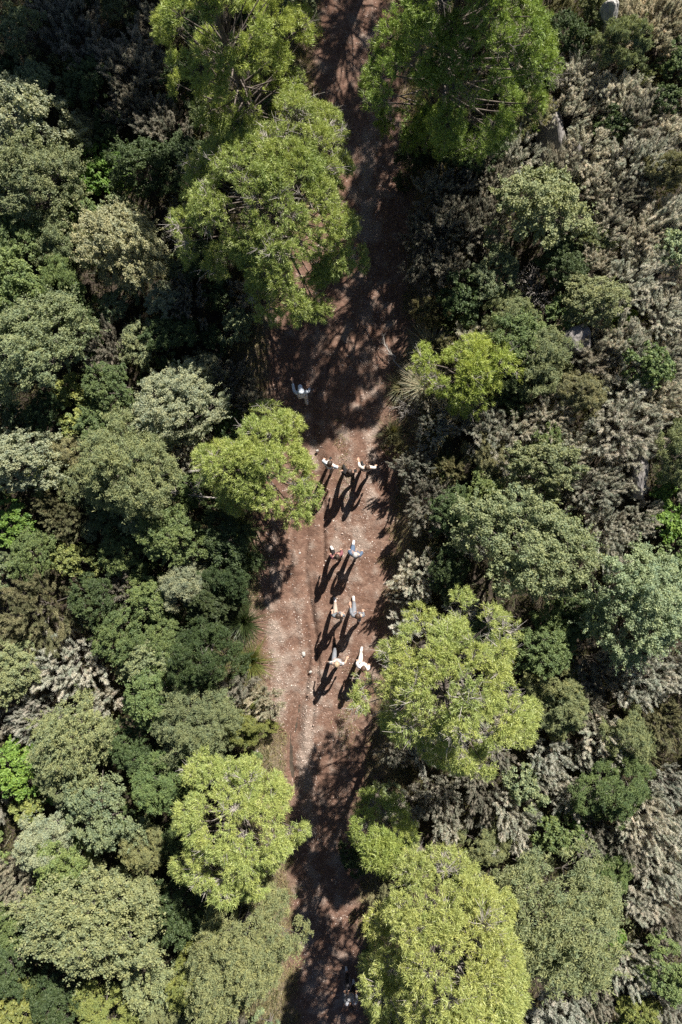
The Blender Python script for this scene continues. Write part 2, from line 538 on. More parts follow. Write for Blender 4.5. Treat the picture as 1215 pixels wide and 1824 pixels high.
def tussock(seed, R, nb=260):
    r = np.random.default_rng(seed)
    a = r.uniform(0, 6.283, nb)
    lean = r.uniform(0.1, 1.1, nb) ** 0.8
    L = R * r.uniform(0.75, 1.35, nb)
    h = np.stack([np.cos(a), np.sin(a), np.zeros(nb)], 1)
    up = np.array([0, 0, 1.0])
    b = h * 0.09 * R * r.uniform(0, 1.6, nb)[:, None] + r.normal(0, 0.03 * R, (nb, 3)) * [1, 1, 0]
    side = np.stack([-np.sin(a), np.cos(a), np.zeros(nb)], 1)
    w = 0.011 * r.uniform(0.7, 1.4, nb)
    vs = []
    for t in (0, 0.35, 0.7, 1.0):
        hor = L * np.sin(lean) * t * (0.75 + 0.4 * t)
        ver = L * np.cos(lean) * t * (1.15 - 0.5 * t * lean) - 0.12 * L * t * t
        p = b + h * hor[:, None] + up * np.maximum(ver, 0.01)[:, None]
        ww = (w * (1 - 0.85 * t))[:, None]
        vs += [p - side * ww, p + side * ww]
    V = np.stack(vs, 1).reshape(-1, 3)
    i = np.arange(nb)[:, None] * 8
    F = np.concatenate([np.concatenate([i + k_, i + k_ + 1, i + k_ + 3, i + k_ + 2], 1) for k_ in (0, 2, 4)])
    return mesh_np('tussock', V, [F], M['grass'], tint=np.repeat(np.clip(r.normal(.5, .28, nb), 0, 1), 8))


TPL = {
    ('broad', 'S'): [broad_bush(1, 0.6, 1.1, 5200, 0.062, 0.036, M['leaf'], 9, 12)],
    ('broad', 'M'): [broad_bush(2, 1.1, 2.0, 19500, 0.057, 0.033, M['leaf'], 13, 16), broad_bush(3, 1.1, 2.1, 19500, 0.054, 0.032, M['leaf'], 16, 14),
                     broad_bush(31, 1.1, 1.9, 20000, 0.054, 0.031, M['leaf'], 11, 20)],
    ('broad', 'L'): [broad_bush(44, 1.8, 3.4, 49000, 0.059, 0.034, M['leaf'], 22, 20), broad_bush(5, 1.8, 3.3, 49000, 0.059, 0.034, M['leaf'], 26, 20)],
    ('glossy', 'S'): [broad_bush(6, 0.6, 1.0, 2600, 0.10, 0.055, M['leaf'], 8, 9)],
    ('glossy', 'M'): [broad_bush(7, 1.1, 1.8, 8500, 0.10, 0.056, M['leaf'], 13, 13)],
    ('feather', 'S'): [broad_bush(8, 0.6, 1.2, 9000, 0.075, 0.017, M['feather'], 10, 12, 1.15, 0.25)],
    ('feather', 'M'): [broad_bush(9, 1.1, 2.1, 27000, 0.08, 0.018, M['feather'], 15, 16, 1.2, 0.25), broad_bush(10, 1.1, 2.2, 27000, 0.075, 0.018, M['feather'], 12, 18, 1.2, 0.25)],
    ('feather', 'L'): [broad_bush(11, 1.8, 3.4, 66000, 0.08, 0.02, M['feather'], 26, 22, 1.2, 0.25)],
    ('heath', 'S'): [heath_bush(12, 0.6, 0.9, 15000, M['heath'], 13), heath_bush(13, 0.6, 1.0, 15000, M['heath'], 15)],
    ('heath', 'M'): [heath_bush(14, 1.05, 1.45, 42000, M['heath'], 24), heath_bush(15, 1.05, 1.4, 42000, M['heath'], 28), heath_bush(16, 1.05, 1.5, 40000, M['heath'], 20)],
    ('dead', 'S'): [dead_bush(17, 0.7, 0.9), dead_bush(18, 0.7, 1.0)],
}
TUS = [tussock(19, 0.75), tussock(20, 0.75, 200), tussock(21, 0.75, 320)]

TONE = {  # K, and D in places, put shade into the colour of the scrub
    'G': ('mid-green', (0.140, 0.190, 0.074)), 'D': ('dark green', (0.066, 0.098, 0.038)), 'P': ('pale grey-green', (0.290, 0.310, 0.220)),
    'S': ('sage-green', (0.215, 0.245, 0.135)), 'B': ('bright green', (0.145, 0.240, 0.050)), 'Y': ('yellow-green', (0.225, 0.255, 0.085)),
    'O': ('olive-brown', (0.270, 0.265, 0.160)), 'H': ('grey-beige', (0.605, 0.60, 0.56)), 'K': ('dull brown', (0.375, 0.365, 0.33)),
    'M': ('mint-green', (0.225, 0.275, 0.170)), 'R': ('straw-grey', (0.48, 0.455, 0.375)), 'W': ('bleached', (0.35, 0.32, 0.28)),
}
KINDN = {'broad': ('evergreen_shrub', 'leafy shrub'), 'glossy': ('glossy_shrub', 'glossy-leaved shrub'), 'feather': ('feathery_shrub', 'feathery shrub'),
         'heath': ('heath_shrub', 'brushy heath'), 'dead': ('dead_shrub', 'bare dead shrub')}

# px, py, radius px, kind letter + tone  (b broad, g glossy, f feather, h heath, d dead)
PL = """
20 60 62 bS;75 150 44 bM;45 215 74 bP;60 330 88 bS;142 245 42 fO;188 300 44 gB;152 330 30 gB;215 440 84 bP;28 430 62 bG;108 440 56 fS
130 55 74 hK;225 120 72 hK;290 225 58 hK;262 305 60 bD;285 45 60 hK;215 380 32 bS;330 300 52 bD;330 390 50 hK;235 190 50 hK;160 160 52 bD;90 30 50 hK
62 625 98 bS;30 510 70 bG;122 515 60 fG;252 615 44 bM;292 540 38 bP;305 605 50 bD;330 545 52 hK;322 720 84 bP;362 668 42 bP;200 695 52 bG;130 700 34 gY
240 835 98 fS;45 815 68 bP;122 808 42 fO;82 850 36 gY;92 892 42 hO;142 755 36 gY;402 690 58 hK;440 720 36 hK;190 620 55 hK;150 585 42 bD;180 760 50 bG;350 800 52 hK
20 935 48 gB;62 985 46 bG;112 925 50 hO;130 1000 38 bY;58 1090 86 hO;120 1180 74 hH;28 1205 56 bS;182 1252 38 hH;215 985 46 bG;300 950 62 bG;262 915 50 bS
322 1035 54 fP;268 1065 46 bG;222 1130 54 bG;280 1140 46 bG;255 1180 52 bS;362 1160 72 fD;272 1235 58 bG;345 1290 84 fS;128 1312 86 bS;28 1372 52 gB;400 960 58 bD;410 1030 50 fD
220 1060 46 hK;170 1060 50 bD;330 960 46 hK;175 1110 50 hO;60 1280 50 hH;235 1330 46 bD;430 1290 44 fY;470 1250 36 hR;200 900 50 bD;370 1080 46 bD
120 1385 52 fS;190 1435 70 bS;116 1408 30 gB;58 1442 32 gY;100 1485 62 fP;28 1560 66 hR;132 1530 60 bG;160 1655 118 bS;282 1385 62 fG;268 1500 52 fS;268 1605 52 fS
270 1735 56 bS;292 1805 46 fS;330 1600 58 bD;430 1690 108 fS;360 1725 64 fY;40 1795 54 gY;185 1800 56 fY;18 1650 48 bG;20 1720 50 bD;215 1470 40 bD;330 1500 44 bD;110 1770 56 bD;215 1580 40 bS
1005 70 44 bD;1030 140 54 hH;1168 35 72 hR;1105 95 52 fS;1200 112 34 bG;1110 175 52 hH;1050 262 62 hH;1090 228 34 bD;1142 212 62 hK;1190 185 36 bD;1142 292 62 hH;1062 335 52 hH
915 275 54 hH;885 330 50 hK;950 375 82 bS;860 405 56 hK;1180 312 46 fO;1190 385 44 hH;1085 400 46 hH;1052 425 36 fS;1150 425 50 hH;1200 452 40 bM;790 340 54 hK;835 270 56 bD;745 270 42 bD
1000 395 44 hK;1020 200 50 hH;1195 30 46 hR;1200 240 40 hH;945 210 46 fO;760 420 48 hK;800 400 50 hK;870 300 50 hK;1110 350 46 hK;990 300 42 hK
872 490 50 bS;952 520 42 dW;908 562 48 fS;920 605 62 bG;966 642 64 fS;1055 540 56 bS;1120 500 66 hH;1182 560 56 hH;1105 572 24 gB;1122 620 50 hH;1000 562 34 bG;1092 690 42 dW
1150 655 44 bG;1192 640 46 hH;1112 765 76 hH;980 740 50 hH;880 775 60 hH;936 762 38 hH;972 785 34 bG;868 815 44 fO;958 835 68 bS;1062 872 56 hH;1192 802 56 fS;1182 870 26 gB
738 718 32 dW;762 562 36 hO;742 835 44 hK;762 905 54 hK;862 882 46 bG;800 485 50 hK;1000 470 46 bD;745 480 40 hK;820 540 42 bD;1035 700 46 fO;1050 640 40 hK;1190 710 46 hH;1025 800 44 hH
830 740 40 hK;1010 860 46 hK;800 920 46 bD;1140 930 46 hH;930 880 44 hK;705 800 24 hO;1060 470 44 hH;1160 470 44 hH;1120 700 40 hH;1085 615 36 hH;905 690 44 bD
745 1022 54 hH;930 992 112 bS;1115 1065 102 bM;1080 955 62 hH;1192 930 36 gB;1200 1000 36 bG;820 1085 36 hH;962 1150 54 bG;985 1110 46 bG;982 1222 52 fS;1002 1265 52 fS;1090 1318 62 hH
1062 1185 62 hK;1150 1210 66 hH;1192 1285 54 hO;1112 1300 50 fS;980 1345 38 hH;840 960 46 hH;1200 1175 46 hK;1040 1250 50 hK;1190 1090 46 hK;870 1130 50 bD;1030 1090 50 bD;720 1060 30 hK;800 1010 46 bD
1085 1405 66 fG;970 1375 44 hH;910 1465 62 hH;862 1425 48 hK;990 1485 40 bG;1030 1485 30 gB;1150 1460 66 hH;1192 1400 50 hH;975 1622 128 fS;1088 1555 46 fG;1140 1605 56 hH;1182 1555 52 hH
1085 1668 28 gB;1126 1728 56 hH;1192 1725 56 bG;1142 1795 40 fY;1000 1802 62 hH;892 1802 46 fO;1062 1770 50 hK;730 1435 40 hK;625 1530 26 bD;790 1420 44 hK;1195 1650 46 hK;1200 1810 46 hH;1030 1420 46 hH
1120 1500 44 hK;1060 1490 46 hK;930 1400 40 bS;870 1500 44 fS;1195 1480 44 hH
"""
LETTER = {'b': 'broad', 'g': 'glossy', 'f': 'feather', 'h': 'heath', 'd': 'dead'}

# ------------------------------------------------------------------ pines
# name key, px, py, rx, ry, top z, plates factor, sparse share, colour, label, seed
PINES = [
    ('a', 432, 112, 120, 150, 7.4, 1.0, 0.2, (0.32, 0.375, 0.105), 'tall yellow-green pine cut by the top edge, left of the track', 'the topmost left pine', 41),
    ('b', 490, 375, 168, 205, 5.6, 1.15, 0.3, (0.30, 0.355, 0.115), 'broad pine with twiggy thin patches, spreading over the left of the shaded track', 'the broadest left pine', 42),
    ('c', 464, 834, 104, 100, 3.7, 1.25, 0.25, (0.345, 0.40, 0.13), 'compact yellow-green pine left of the three walkers in a row', 'the compact pine by the walkers', 43),
    ('d', 420, 1465, 112, 142, 4.6, 1.1, 0.2, (0.37, 0.42, 0.15), 'bright pine with bare white twigs, left of the lower track', 'the lower left pine', 44),
    ('e', 812, 130, 138, 185, 8.0, 1.25, 0.2, (0.21, 0.285, 0.065), 'tall shaded pine showing its limbs, right of the top of the track', 'the shaded top pine', 45),  # needles darkened: the shade on this crown is put into its colour
    ('f', 826, 672, 84, 66, 2.7, 1.0, 0.3, (0.335, 0.395, 0.10), 'little yellow-green pine among grey heath right of the track', 'the little right pine', 46),
    ('g', 792, 1208, 146, 158, 7.0, 1.05, 0.3, (0.355, 0.40, 0.14), 'wide bright pine with pale bare twigs, right of the last two walkers', 'the wide right pine', 57),
    ('h', 779, 1660, 126, 168, 7.4, 1.3, 0.04, (0.37, 0.40, 0.145), 'dense rounded pine with cushion-like crown, right of the track bottom', 'the dense rounded pine', 48),
    ('i', 680, 1468, 44, 42, 4.8, 1.2, 0.1, (0.29, 0.345, 0.10), 'small dark-sided pine just above the dense rounded pine', 'the small pine by the lower track', 49),
]


def pine_mesh(seed, a, b, ztop, zc, dens, sparse, deep=False, cushion=False):
    r = np.random.default_rng(seed)
    ch = ztop - zc
    N = int(math.pi * a * b * (7.0 if deep else 4.9) * dens) + 10
    T = Tubes(); U = Tubes()
    ph = r.uniform(0, 6.28, 3)
    az = np.arange(N) * 2.39996 + r.uniform(-0.3, 0.3, N)
    dz = 1 - 1.42 * ((np.arange(N) + 0.5) / N) ** 1.15 + r.normal(0, 0.06, N)
    if deep: dz = 1 - 1.75 * ((np.arange(N) + 0.5) / N) ** 1.35 + r.normal(0, 0.06, N)
    dz = np.clip(dz, -0.8, 0.98)
    q = np.sqrt(1 - dz ** 2)
    out = 1 + 0.18 * np.sin(3 * az + ph[0]) + 0.13 * np.sin(5 * az + ph[1]) + 0.06 * np.sin(8 * az + ph[2])
    out = np.minimum(1 + (out - 1) * 1.25, 1.14 if seed == 57 else 1.28)
    if cushion: out = 1 + (out - 1) * 0.35
    fr = r.uniform(0.62, 1.0, N) ** 0.7 * out
    P = np.stack([a * q * np.cos(az) * fr * 0.94, b * q * np.sin(az) * fr * 0.94, zc + ch * dz * r.uniform(0.8, 1.0, N)], 1)
    for i_ in range(7):
        az[i_] += r.normal(0, 1)
    P[:7] = np.stack([0.24 * a * np.cos(az[:7]) * np.linspace(0, 1, 7), 0.24 * b * np.sin(az[:7]) * np.linspace(0, 1, 7), ztop - r.uniform(0.05, 0.35, 7)], 1)
    outd = unit(np.stack([np.cos(az) * q, np.sin(az) * q, np.full(N, 0.9)], 1))
    lean = r.normal(0, 0.03, 2) * ztop
    def trunk_at(z):
        t = np.clip(z / ztop, 0, 1)
        return np.array([lean[0] * t * 1.2 + 0.06 * math.sin(3 * t + ph[0]), lean[1] * t * 1.2 + 0.06 * math.cos(3 * t), z])
    zt = np.linspace(-0.3, ztop * 0.9, 10)
    rb = 0.028 * ztop
    T.add([trunk_at(z) for z in zt], rb * (1 - 0.85 * np.clip(zt / ztop, 0, 1)), 8)
    rp = r.uniform(0.34, 0.58, N) if cushion else r.uniform(0.26, 0.52, N)
    tufts, tdir, tpl = [], [], []
    for i in range(N):
        c = P[i]
        hd = math.hypot(c[0], c[1])
        z0 = min(max(c[2] - 0.55 * hd - 0.2, 0.22 * ztop), 0.72 * ztop)
        p0 = trunk_at(z0)
        mid = p0 * 0.45 + c * 0.55 + np.array([r.normal(0, .12), r.normal(0, .12), -0.10 * hd])
        rr = 0.012 + 0.010 * hd
        T.add(bez(p0, mid, c - outd[i] * 0.1, 8), np.linspace(rr, 0.009, 8), 5)
        sp = r.uniform() < sparse
        nt = int((14 if sp else 34) * (rp[i] / 0.4) ** 2) + 4
        n_ = outd[i]
        u = unit(np.cross(n_, [0.3, 0.2, 1.0])); w = np.cross(n_, u)
        rho = np.sqrt(r.uniform(0, 1, nt)); th = r.uniform(0, 6.28, nt)
        off = (u * np.cos(th)[:, None] + w * np.sin(th)[:, None]) * (rho * rp[i] * r.uniform(.8, 1.2, nt))[:, None]
        pt = c + off + n_ * (rp[i] * (0.85 if cushion else 0.5) * np.sqrt(np.clip(1 - rho ** 2, 0, 1)) + r.normal(0, 0.03, nt))[:, None]
        dd = unit(off / rp[i] * 0.9 + n_ * 0.7 + [0, 0, 0.25] + r.normal(0, 0.15, (nt, 3)))
        tufts.append(pt); tdir.append(dd); tpl.append(np.full(nt, i))
        root = c - n_ * 0.12
        for j in range(nt):
            if j % (1 if sp else 2) == 0:
                m_ = root * .5 + pt[j] * .5 - n_ * 0.03 + r.normal(0, .02, 3)
                U.add(np.stack([root, m_, pt[j]]), [0.010, 0.007, 0.004], 3)
        if sp:
            for j in range(7):          # bare pale twigs poking out of the thin patches
                e = c + unit(n_ * .5 + rand_dirs(1, r)[0]) * rp[i] * r.uniform(.7, 1.25)
                m_ = root * .5 + e * .5 + r.normal(0, .05, 3)
                U.add(np.stack([root, m_, e]), [0.012, 0.009, 0.004], 3)
                for _ in range(3):
                    U.add(np.stack([m_ * .5 + e * .5, e + rand_dirs(1, r)[0] * .18]), [0.006, 0.003], 3)
    tufts = np.concatenate(tufts); tdir = np.concatenate(tdir); tpl = np.concatenate(tpl)
    K = 40
    n_ = len(tufts) * K
    ti = np.repeat(np.arange(len(tufts)), K)
    d = unit(tdir[ti] * 0.75 + rand_dirs(n_, r))
    bse = tufts[ti] + r.normal(0, 0.03, (n_, 3)) - tdir[ti] * r.uniform(0, 0.10, n_)[:, None]
    v = blades(bse, d, r.uniform(0.055, 0.11, n_), r.uniform(0.011, 0.020, n_), r)
    tint = np.clip(r.normal(.5, .16, n_) + r.normal(0, .13, len(tufts))[ti] + r.normal(0, .12, N)[tpl[ti]], 0, 1)
    crown = mesh_np('crown', v, [np.arange(n_ * 3).reshape(-1, 3)], M['needle'], tint=np.repeat(tint, 3))
    return T.mesh('trunk', M['bark']), U.mesh('twigs', M['twig'] if deep else M['dead']), crown


LAND = []
pine_data = {}


def place_pine(px, py, rx, ry, ztop, meshes, colr, label, zc):
    x, y = at(px, py, zc)
    root = new_obj('pine_tree', None)
    root.empty_display_size = 0.3
    root.location = (x, y, float(ground_z(np.array(x), np.array(y))))
    for nm, me in zip(('trunk', 'twigs', 'crown'), meshes):
        o = new_obj(nm, me, root)
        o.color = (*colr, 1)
        if nm == 'twigs': o['kind'] = 'stuff'
    tag(root, label, 'pine tree', 'pine trees along the track')
    return root


for key, px, py_, rx, ry, zt_, dn, spz, colr, label, ref, seed in PINES:
    deep = key in 'ae'
    zc = zt_ * (0.56 if deep else 0.66)
    kk = S * (CAM_H - zc) / CAM_H
    # the crown's depth adds to what its outline shows away from the centre
    meshes = pine_mesh(seed, rx * kk, ry * kk * 0.92, zt_, zc, dn, spz, deep, key in 'hi')
    pine_data[key] = meshes
    place_pine(px, py_, rx, ry, zt_, meshes, colr, label, zc)
    LAND.append((px, py_, ref, 0.5 * (rx + ry)))

# pines that stand beyond the top edge and shade the top of the picture
for (gx, gy, key, rot, scl, lab) in ((395, -250, 'g', 1.0, 1.5, 'tall pine out of view above the dark top left scrub'),
                                     (250, -330, 'h', 2.0, 1.55, 'tall dense pine out of view beyond the top left corner'),
                                     (868, 30, 'h', 0.4, 0.95, 'tall pine out of view above the shaded right bank'),
                                     (715, -190, 'h', 2.5, 1.25, 'tall thin pine out of view beyond the top of the track')):
    x, y = at(gx, gy, 0)
    root = new_obj('pine_tree', None)
    root.location = (x, y, float(ground_z(np.array(x), np.array(y))))
    root.rotation_euler = (0, 0, rot)
    root.scale = (scl, scl, scl)
    for nm, me in zip(('trunk', 'twigs', 'crown'), pine_data[key]):
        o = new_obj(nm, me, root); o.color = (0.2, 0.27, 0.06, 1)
        if nm == 'twigs': o['kind'] = 'stuff'
    tag(root, lab, 'pine tree', 'pine trees along the track')

LAND += [(1083, 25, 'the pale standing boulder', 20), (1140, 850, 'the grey rock outcrop', 30), (0, 0, 'the top left corner', 0), (1215, 1824, 'the bottom right corner', 0),
         (0, 1824, 'the bottom left corner', 0), (0, 700, 'the left edge above its middle', 0), (0, 1150, 'the left edge below its middle', 0),
         (1215, 400, 'the right edge near the top', 0), (1215, 1150, 'the right edge below its middle', 0)]

# ------------------------------------------------------------------ shrubs
entries = []
for tok in PL.replace('\n', ';').split(';'):
    if tok.strip():
        a, b, c, kt = tok.split()
        entries.append((float(a), float(b), float(c), LETTER[kt[0]], kt[1]))

# fill what is still bare between the shrubs with smaller ones
cov = [(e[0], e[1], e[2] * 0.85) for e in entries] + [(p[1], p[2], 0.5 * (p[3] + p[4]) * 0.55) for p in PINES]
fr = np.random.default_rng(99)
tries = 0
while tries < 5000:
    tries += 1
    px, py_ = fr.uniform(-30, 1245), fr.uniform(-30, 1860)
    ex, ey = at(px, py_, 0.6)
    l_, r_ = edges(np.array(ey))
    if l_ - 0.75 < ex < r_ + 0.6: continue
    rr = fr.uniform(24, 44)
    if any((px - c[0]) ** 2 + (py_ - c[1]) ** 2 < (c[2] + rr * 0.45) ** 2 for c in cov): continue
    side = px > 700
    kt = fr.choice(['hH', 'hK', 'hO', 'bD', 'fS', 'bS'] if side else ['bD', 'bS', 'bG', 'hO', 'fS', 'hK'], p=[.34, .24, .14, .12, .08, .08] if side else [.25, .2, .2, .12, .13, .1])
    entries.append((px, py_, rr, LETTER[kt[0]], kt[1]))
    cov.append((px, py_, rr * 0.85))

DIRS = ['right of', 'above right of', 'above', 'above left of', 'left of', 'below left of', 'below', 'below right of']
rows = []
for e in entries:
    px, py_, rr, kind, tone = e
    best = min(LAND, key=lambda q: math.hypot(q[0] - px, q[1] - py_) - 0.5 * q[3])
    d = math.hypot(best[0] - px, best[1] - py_)
    a = math.degrees(math.atan2(best[1] - py_, px - best[0])) % 360
    size = 'large' if rr > 72 else ('small' if rr < 42 else 'medium')
    rows.append([e, (size, tone, kind, best[2], DIRS[int((a + 22.5) // 45) % 8]), d])
ORD = ['nearest', 'second nearest', 'third nearest', 'fourth nearest', 'fifth nearest', 'sixth nearest', 'seventh nearest', 'eighth nearest', 'ninth nearest']
groups = {}
for rw in rows: groups.setdefault(rw[1], []).append(rw)
for key, lst in groups.items():
    lst.sort(key=lambda q: q[2])
    size, tone, kind, ref, dr = key
    for i_, rw in enumerate(lst):
        lab = f"{size} {TONE[tone][0]} {KINDN[kind][1]} {dr} {ref}"
        if len(lst) > 1: lab += ', ' + ORD[min(i_, 8)]
        rw.append(lab)

pr = np.random.default_rng(5)
for rw in rows:
    (px, py_, rr, kind, tone), _, _, lab = rw
    h = {'broad': 1.95, 'glossy': 1.7, 'feather': 1.95, 'heath': 1.45, 'dead': 1.3}[kind]
    # fixed point for the height of the crown above the ground
    gz, H, R = 0.0, 1.5, 1.0
    for _ in range(3):
        zc = gz + 0.62 * H
        R = rr * S * (CAM_H - zc) / CAM_H
        H = min(max(0.5, h * R), 4.2) if kind != 'heath' else min(max(0.5, 0.6 + 0.8 * R), 1.9)
        x, y = at(px, py_, zc)
        gz = float(ground_z(np.array(x), np.array(y)))
    R *= 1.08
    size = 'S' if R < 0.78 else ('M' if R < 1.5 else 'L')
    if (kind, size) not in TPL: size = 'M' if (kind, 'M') in TPL else 'S'
    opts = TPL[(kind, size)]
    tm_, cm_, Rt, Ht = opts[pr.integers(len(opts))]
    root = new_obj(KINDN[kind][0], None)
    root.empty_display_size = 0.2
    root.location = (x, y, gz)
    root.rotation_euler = (pr.normal(0, .06), pr.normal(0, .06), pr.uniform(0, 6.283))
    sx = R / Rt
    ani = pr.uniform(.84, 1.2)
    root.scale = (sx * ani, sx / ani, H / Ht * pr.uniform(.95, 1.1))
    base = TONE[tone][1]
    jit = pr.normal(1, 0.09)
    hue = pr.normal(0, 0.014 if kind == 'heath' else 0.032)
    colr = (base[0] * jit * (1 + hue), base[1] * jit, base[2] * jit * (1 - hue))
    names = ('stem', 'twigs') if kind == 'dead' else ('trunk', 'crown')
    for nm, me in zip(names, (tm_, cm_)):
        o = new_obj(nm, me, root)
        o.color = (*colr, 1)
        if nm == 'twigs': o['kind'] = 'stuff'
    tag(root, lab, 'shrub', 'scrub beside the track')

# ------------------------------------------------------------------ grass tussocks
TU = [(770, 618, 46, 'R', 'straw-coloured grass tussock at the shaded right edge of the track'), (815, 582, 52, 'G', 'spiky dark tussock just above the little right pine'),
      (756, 688, 44, 'R', 'dry tussock left of the little right pine'), (745, 660, 34, 'R', 'small dry tussock between the track and the little right pine'),
      (778, 762, 40, 'O', 'dull tussock below the little right pine'), (795, 838, 46, 'D', 'dark spiky tussock in the shade below right of the little right pine'),
      (345, 1108, 38, 'Y', 'bright green spiky tussock left of the middle track'), (446, 1180, 42, 'Y', 'yellow-green tussock at the left verge beside the last walkers'),
      (386, 1218, 44, 'R', 'pale dry tussock on the left verge'), (455, 1248, 38, 'R', 'straw tussock at the left verge where the track narrows'),
      (432, 1110, 44, 'D', 'dark shaded tussock at the left edge of the track'), (436, 1000, 48, 'D', 'dark tussock below the compact pine'),
      (428, 945, 44, 'G', 'green tussock under the compact pine, by the track edge'), (415, 1065, 42, 'D', 'shaded tussock in the gap left of the track'),
      (1100, 690, 44, 'R', 'grey dry tussock among heath on the right slope'), (1165, 730, 40, 'O', 'olive tussock near the right edge'),
      (370, 1250, 36, 'R', 'dry tussock left of the tree stump'), (700, 770, 30, 'O', 'low brown tussock on the right verge by the walkers'),
      (716, 690, 34, 'O', 'brown tussock on the bank right of the shaded track'), (1130, 1330, 46, 'O', 'olive tussock on the lower right slope')]
for px, py_, rr, tone, lab in TU:
    gz = 0.0
    for _ in range(3):
        x, y = at(px, py_, gz + 0.25)
        gz = float(ground_z(np.array(x), np.array(y)))
    o = new_obj('grass_tussock', TUS[pr.integers(3)])
    o.location = (x, y, gz)
    sc = rr * S / 0.75
    o.scale = (sc, sc, sc)
    o.rotation_euler = (0, 0, pr.uniform(0, 6.28))
    o.color = (*[c * 0.62 for c in TONE[tone][1]], 1)
    tag(o, lab, 'grass tussock', 'spiky tussocks beside the track')

# ------------------------------------------------------------------ low undergrowth and verge grass (uncountable)
def scatter_blades(name, n, mask, hmin, hmax, tone, label, lw=0.012, seed=1, xr=(-13, 13), lift=0.0):
    r = np.random.default_rng(seed)
    x, y = r.uniform(*xr, n), r.uniform(-18, 18, n)
    k_ = mask(x, y, r)
    x, y = x[k_], y[k_]
    z = ground_z(x, y) + lift
    n_ = len(x)
    d = unit(np.stack([r.normal(0, .6, n_), r.normal(0, .6, n_), r.uniform(.4, 1.2, n_)], 1))
    v = blades(np.stack([x, y, z], 1), d, r.uniform(hmin, hmax, n_), lw * r.uniform(.7, 1.6, n_), r)
    me = mesh_np(name, v, [np.arange(n_ * 3).reshape(-1, 3)], M['grass'], tint=np.repeat(np.clip(r.normal(.5, .25, n_), 0, 1), 3))
    o = new_obj(name, me)
    o.color = (*tone, 1)
    tag(o, label, 'grass', kind='stuff')


def vmask(x, y, r):
    l_, r_ = edges(y)
    d_ = np.maximum(x - r_, l_ - x)
    nn = np.array([noise.noise(Vector((a * 1.6, b * 1.6, 4))) for a, b in zip(x, y)])
    p_ = smooth(d_ + 0.5 * nn, -0.25, 0.2) * (1 - smooth(d_, 0.9, 2.0))
    mid = strip(740, 880, 608, 606, 12, x, y, .35) + strip(1190, 1330, 628, 622, 14, x, y, .5)
    return r.uniform(0, 1, len(x)) < np.clip(p_ + mid, 0, 1)


def umask(x, y, r):
    l_, r_ = edges(y)
    d_ = np.maximum(x - r_, l_ - x)
    nn = np.array([noise.noise(Vector((a * .9, b * .9, 14))) for a, b in zip(x, y)])
    return (d_ > 0.5) & (r.uniform(0, 1, len(x)) < 0.75 + 0.7 * nn)


scatter_blades('verge_grass', 380000, vmask, 0.06, 0.22, (0.27, 0.245, 0.15), 'short dry grass along the verges of the track', 0.012, 3, (-4.6, 4.2), 0.012)
scatter_blades('undergrowth', 300000, umask, 0.10, 0.55, (0.105, 0.105, 0.055), 'low tangled undergrowth between the shrubs', 0.02, 4)


# ------------------------------------------------------------------ rocks, stump, fallen branches
def rock(name, px, py_, w, d, h, mat, label, rot, seed, z=None, cuts=10):
    r = np.random.default_rng(seed)
    bm = bmesh.new()
    bmesh.ops.create_icosphere(bm, subdivisions=4, radius=1.0)
    pl = [(rand_dirs(1, r)[0], r.uniform(0.62, 0.9)) for _ in range(cuts)]
    for v in bm.verts:
        c = np.array(v.co)
        for n_, k_ in pl:
            s_ = c @ n_ - k_
            if s_ > 0: c = c - n_ * s_ * 0.92
        f = 1 + 0.07 * noise.fractal(Vector(c * 3 + seed), 1.0, 2.0, 4)
        v.co = Vector((c[0] * w / 2 * f, c[1] * d / 2 * f, c[2] * h / 2 * f))
    me = bpy.data.meshes.new(name); bm.to_mesh(me); bm.free()
    me.materials.append(mat)
    o = new_obj(name, me)
    gz = 0.0
    for _ in range(3):
        x, y = at(px, py_, gz + h * 0.3 + (z or 0))
        gz = float(ground_z(np.array(x), np.array(y)))
    o.location = (x, y, gz + h * 0.22 + (z or 0))
    o.rotation_euler = (r.normal(0, .15), r.normal(0, .15), rot)
    tag(o, label, 'rock', 'rocks in the scrub')
    return o


rock('boulder', 1083, 26, 0.5, 0.85, 1.5, M['rock'], 'tall pale boulder standing in heath near the top right', 0.1, 3, 0.6)
rock('boulder', 977, 152, 0.34, 0.24, 0.3, M['rock'], 'small white rock right of the shaded top pine', 0.4, 4, 0.5)
rock('boulder', 1079, 158, 0.30, 0.42, 0.4, M['rock'], 'small pale rock among heath below the tall boulder', 0.8, 5, 0.6)
rock('rock_outcrop', 985, 235, 0.9, 2.0, 1.3, M['darkrock'], 'dark split rock face right of the shaded top pine', 0.15, 6, 0.3)
rock('rock_outcrop', 1025, 275, 0.8, 0.9, 0.9, M['darkrock'], 'low dark rock beside the dark split rock face', 0.9, 7)
rock('rock_outcrop', 1026, 605, 1.05, 0.9, 1.0, M['darkrock'], 'layered grey rock on the slope right of the little pine', 0.5, 8, 0.5)
rock('rock_outcrop', 1140, 850, 0.6, 1.5, 1.3, M['darkrock'], 'tall grey rock outcrop near the right edge at mid height', 0.05, 9, 0.25)
rock('stone', 553, 1197, 0.11, 0.10, 0.08, M['rock'], 'single pale stone on the track left of the two last walkers', 0.2, 10, 0)
rock('stone', 565, 803, 0.10, 0.09, 0.09, M['rock'], 'small stone on the track above the walker in patterned white', 0.2, 11, 0)
rock('stone', 534, 985, 0.08, 0.07, 0.05, M['rock'], 'small pale stone on red soil left of the middle couple', 0.7, 12, 0)
rock('stone', 541, 1165, 0.13, 0.16, 0.05, M['rock'], 'flat pale stone embedded in the track left of the blonde walker', 0.3, 13, 0)

